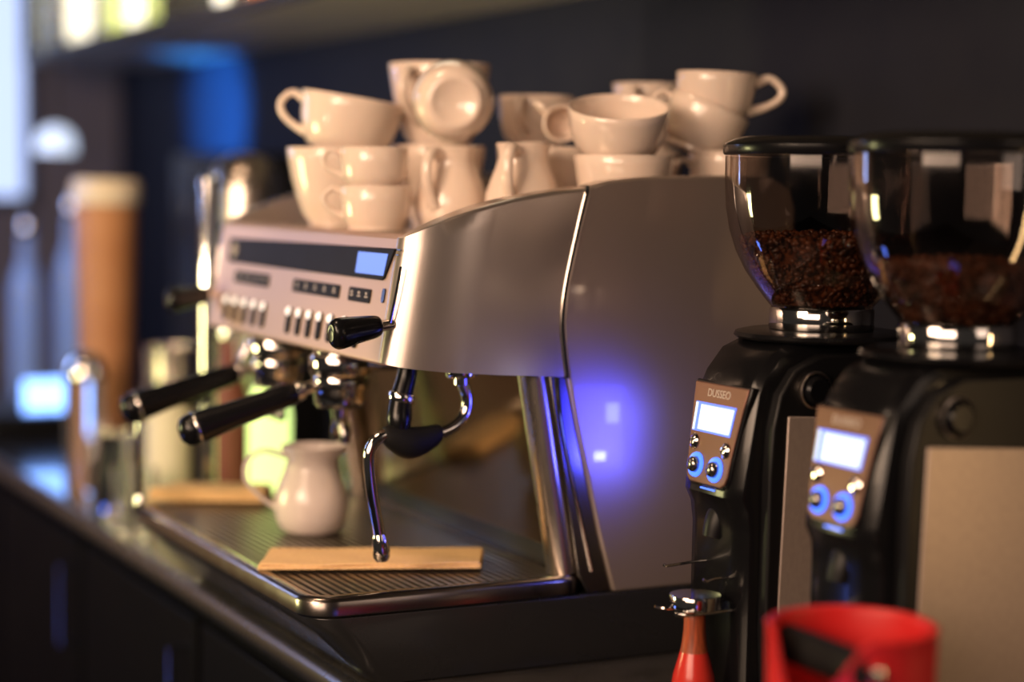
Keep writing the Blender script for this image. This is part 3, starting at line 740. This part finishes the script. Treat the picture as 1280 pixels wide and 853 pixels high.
# pendant lamp
pl = wthing('pendant_lamp', 'small white glass pendant lamp glowing at the far end', 'lamp', (.34, 2.55, .60))
bm = nb(); lathe(bm, [(.046, .612), (.046, .632), (.042, .650), (.032, .664), (.018, .672), (.006, .675), (0, .675)], (.34, 2.55, 0), 32); obj('lamp_shade', bm, M['lampg'], pl)
bm = nb(); tube(bm, [(.34, 2.55, .675), (.34, 2.55, 2.2995)], .003, 8); obj('cord', bm, M['blackm'], pl)
# black tub, and a pale box given a glow that the counter reflects
bt = wthing('black_tub', 'low black box on the counter edge at far left', 'box', (.20, 1.95, 0))
bm = nb(); box(bm, .090, .32, 2.10, 2.40, .0005, .062); obj('body', bm, M['blackm'], bt, bevel=.006)
tb = wthing('glowing_box', 'small pale box on the black tub, glow added for the counter reflection', 'pale_box', (.21, 2.13, .0625))
bm = nb(); prism_y(bm, [(.165, .0625), (.293, .0625), (.293, .132), (.165, .132)], 2.120, 2.132); obj('case', bm, M['blackm'], tb, bevel=.002)
bm = nb(); box(bm, .168, .290, 2.1185, 2.1198, .064, .130); obj('glow_face', bm, M['pale_box'], tb)
# clutter between
lathe_thing('steel_pitcher', 'small steel pitcher behind the far portafilter handle, left one', 'pitcher', .120, 1.20,
            [('body', M['chrome'], [(0, .0005), (.042, .0005), (.045, .01), (.044, .06), (.036, .11), (.038, .135), (.036, .135), (.034, .11), (.042, .06), (.042, .012), (0, .01)])], z=.0, group='steel pitchers on the far counter')
lathe_thing('steel_pitcher', 'taller steel pitcher farther along the counter', 'pitcher', .25, 1.33,
            [('body', M['steel'], [(0, .0005), (.05, .0005), (.053, .01), (.052, .16), (.045, .22), (.048, .265), (.046, .265), (.043, .22), (.050, .16), (.05, .012), (0, .01)])], z=.0, group='steel pitchers on the far counter')
lathe_thing('cream_jar', 'pale cream jar among the far clutter', 'jar', .175, 1.10,
            [('body', M['cream'], [(0, .0005), (.034, .0005), (.036, .006), (.036, .19), (.030, .21), (0, .21)]), ('lid', M['chrome'], [(0, .2105), (.032, .2105), (.033, .214), (.033, .232), (0, .234)])])
lathe_thing('syrup_bottle', 'dull red syrup bottle among the far clutter', 'bottle', .255, 1.04,
            [('body', M['redlabel'], [(0, .0005), (.034, .0005), (.036, .008), (.036, .20), (.028, .235), (.013, .26), (.012, .30), (0, .30)]), ('cap', M['chrome'], [(0, .3002), (.014, .3002), (.015, .31), (.012, .325), (0, .327)])])
lathe_thing('glint_dispenser', 'small dispenser added before the tan canister, its domed chrome lid catching a glint', 'dispenser', .125, 1.44,  # added so its domed lid gives a bright blurred glint
            [('body', M['clear'], [(0, .0005), (.034, .0005), (.036, .006), (.034, .20), (0, .20)]), ('lid', M['chrome'], [(0, .2005), (.036, .2005), (.037, .206), (.034, .225), (.024, .243), (.010, .250), (0, .251)])])
lathe_thing('glass_tumbler', 'clear glass tumbler by the chrome column', 'glass', .085, .98,
            [('body', M['clear'], [(0, .0005), (.030, .0005), (.037, .11), (.035, .11), (.028, .008), (0, .008)])])
lathe_thing('green_bottle', 'yellow green bottle just beyond the machine, lit look given by emission', 'bottle', .262, .86,
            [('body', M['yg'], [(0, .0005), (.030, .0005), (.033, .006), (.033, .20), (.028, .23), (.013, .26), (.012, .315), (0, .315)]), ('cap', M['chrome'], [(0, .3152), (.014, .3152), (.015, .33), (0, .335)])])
# bottles on the upper shelf
sb = [(0, .0005), (.036, .0005), (.038, .006), (.038, .19), (.030, .225), (.014, .26), (.013, .33), (0, .33)]
for i, (yy, mm, xx, lb, s) in enumerate([(2.98, 'iceglass', .455, 'pale blue bottle at the far end of the upper shelf', 1.25), (2.80, 'clear', .47, 'clear bottle on the upper shelf, second from its far end', 1.1), (2.62, 'clear', .45, 'clear glass bottle mid shelf left of the amber one', 1.15),
                                          (2.43, 'green', .47, 'yellow green bottle on the upper shelf', 1.1), (2.24, 'clear', .46, 'clear bottle on the shelf right of the yellow green one', 1.1), (2.04, 'green', .47, 'pale green bottle on the shelf left of the divider', 1.1),
                                          (1.62, 'clear', .46, 'clear bottle on the shelf right of the divider', 1.1), (1.44, 'amber', .46, 'amber bottle on the near part of the upper shelf', 1.0), (1.26, 'redlabel', .45, 'red bottle on the near part of the upper shelf', 1.0)]):
    lathe_thing('spirit_bottle', lb, 'bottle', xx, yy, [('body', M[mm], [(r * s, z * s) for r, z in sb]), ('cap', M['chrome'], [(0, .331 * s), (.015 * s, .331 * s), (.015 * s, .355 * s), (0, .356 * s)])], z=.8715, group='bottles on the upper shelf')

# ------------------------------------------------------------------ lights
def area(name, loc, target, size, power, col, sy=None):
    l = bpy.data.lights.new(name, 'AREA'); l.energy = power; l.color = col; l.size = size
    if sy: l.shape = 'RECTANGLE'; l.size_y = sy
    o = bpy.data.objects.new(name, l); COL.objects.link(o); o.location = loc
    o.rotation_euler = (Vector(target) - Vector(loc)).to_track_quat('-Z', 'Y').to_euler(); return o
def spot(name, loc, target, power, col, ang=40, blend=.5, r=.03):
    l = bpy.data.lights.new(name, 'SPOT'); l.energy = power; l.color = col; l.spot_size = math.radians(ang); l.spot_blend = blend; l.shadow_soft_size = r
    o = bpy.data.objects.new(name, l); COL.objects.link(o); o.location = loc
    o.rotation_euler = (Vector(target) - Vector(loc)).to_track_quat('-Z', 'Y').to_euler(); return o
area('key_light', (-1.40, -.62, 1.00), (.15, .1, .42), .75, 27, (1, .69, .47), .8)
area('top_warm_light', (-.55, .10, 2.0), (.25, .25, .45), .35, 8, (1, .66, .42))
area('yellow_glint_light', (-.85, .95, .25), (.15, .6, .27), .24, 5.5, (1, .93, .42), .26)  # unseen light added off to the left for yellow highlights in the chrome
area('side_glow_light', (.4475, -.131, .2755), (.372, .0, .29), .016, .05, (.16, .2, 1), .024)  # hidden lights added in the gap for the side panel's blue reflections
area('side_glow_light', (.4265, -.131, .223), (.369, .0, .235), .005, .018, (.3, .35, 1), .011)
area('side_glow_light', (.4345, -.131, .223), (.376, .0, .235), .005, .018, (.3, .35, 1), .011)
area('side_glow_light', (.425, -.125, .26), (.34, .0, .26), .06, .085, (.035, .035, 1), .10)  # wider hidden light, added for the blue glow around those reflections
spot('wall_blue_light', (.10, 2.1, .60), (WX, 2.58, .715), 430, (.02, .25, 1), 32, .9)
area('blue_far_fill', (-.75, 2.1, .75), (.30, 2.3, .35), .4, 11, (.28, .46, 1), .6)  # added blue fill for the far bottles, not placed at the window
spot('canister_light', (-.55, 1.05, 1.1), (.21, 1.63, .40), 14, (1, .60, .30), 22, .5)
spot('shelf_up_light', (-1.1, .2, .35), (.55, 1.1, .85), 55, (1, .78, .52), 44, .8)
spot('shelf_front_light', (-.4, 1.0, 1.5), (.44, 1.5, .92), 45, (1, .74, .48), 22, .6)
spot('end_wall_light', (-.9, 2.6, 1.9), (-1.15, 3.5, .45), 400, (1, .62, .28), 70, .8)
SC.objects['side_glow_light.003'].data.spread = 1.5
spot('tray_spot', (-.75, .05, 1.15), (.16, .22, .11), 14, (1, .70, .42), 24, .7)
area('blue_low_light', (.12, -.80, .03), (.25, 0, .36), .12, .07, (.10, .14, 1))
area('right_fill', (.60, -1.25, .75), (.5, -.3, .25), .35, 1.0, (1, .74, .58), .6)
area('right_strip_light', (.70, -.98, .30), (.5, -.5, .20), .03, .7, (1, .62, .28), .4)
area('room_soft_fill', (-2.0, -1.75, .95), (.15, 0, .40), 1.9, 37, (1, .71, .52), .9)  # large unseen soft light added to widen the cover corner's highlight
area('blue_under_light', (-.9, 1.0, -.45), (.1, 1.2, -.3), .2, 1.0, (.12, .22, 1))
w = bpy.data.worlds.new('world'); SC.world = w; w.use_nodes = True
bg = w.node_tree.nodes['Background']; bg.inputs['Color'].default_value = (1, .86, .76, 1); bg.inputs['Strength'].default_value = .027
SC.view_settings.view_transform = 'Standard'
SC.view_settings.look = 'None'
SC.view_settings.exposure = 0.0
SC.view_settings.gamma = 1.0
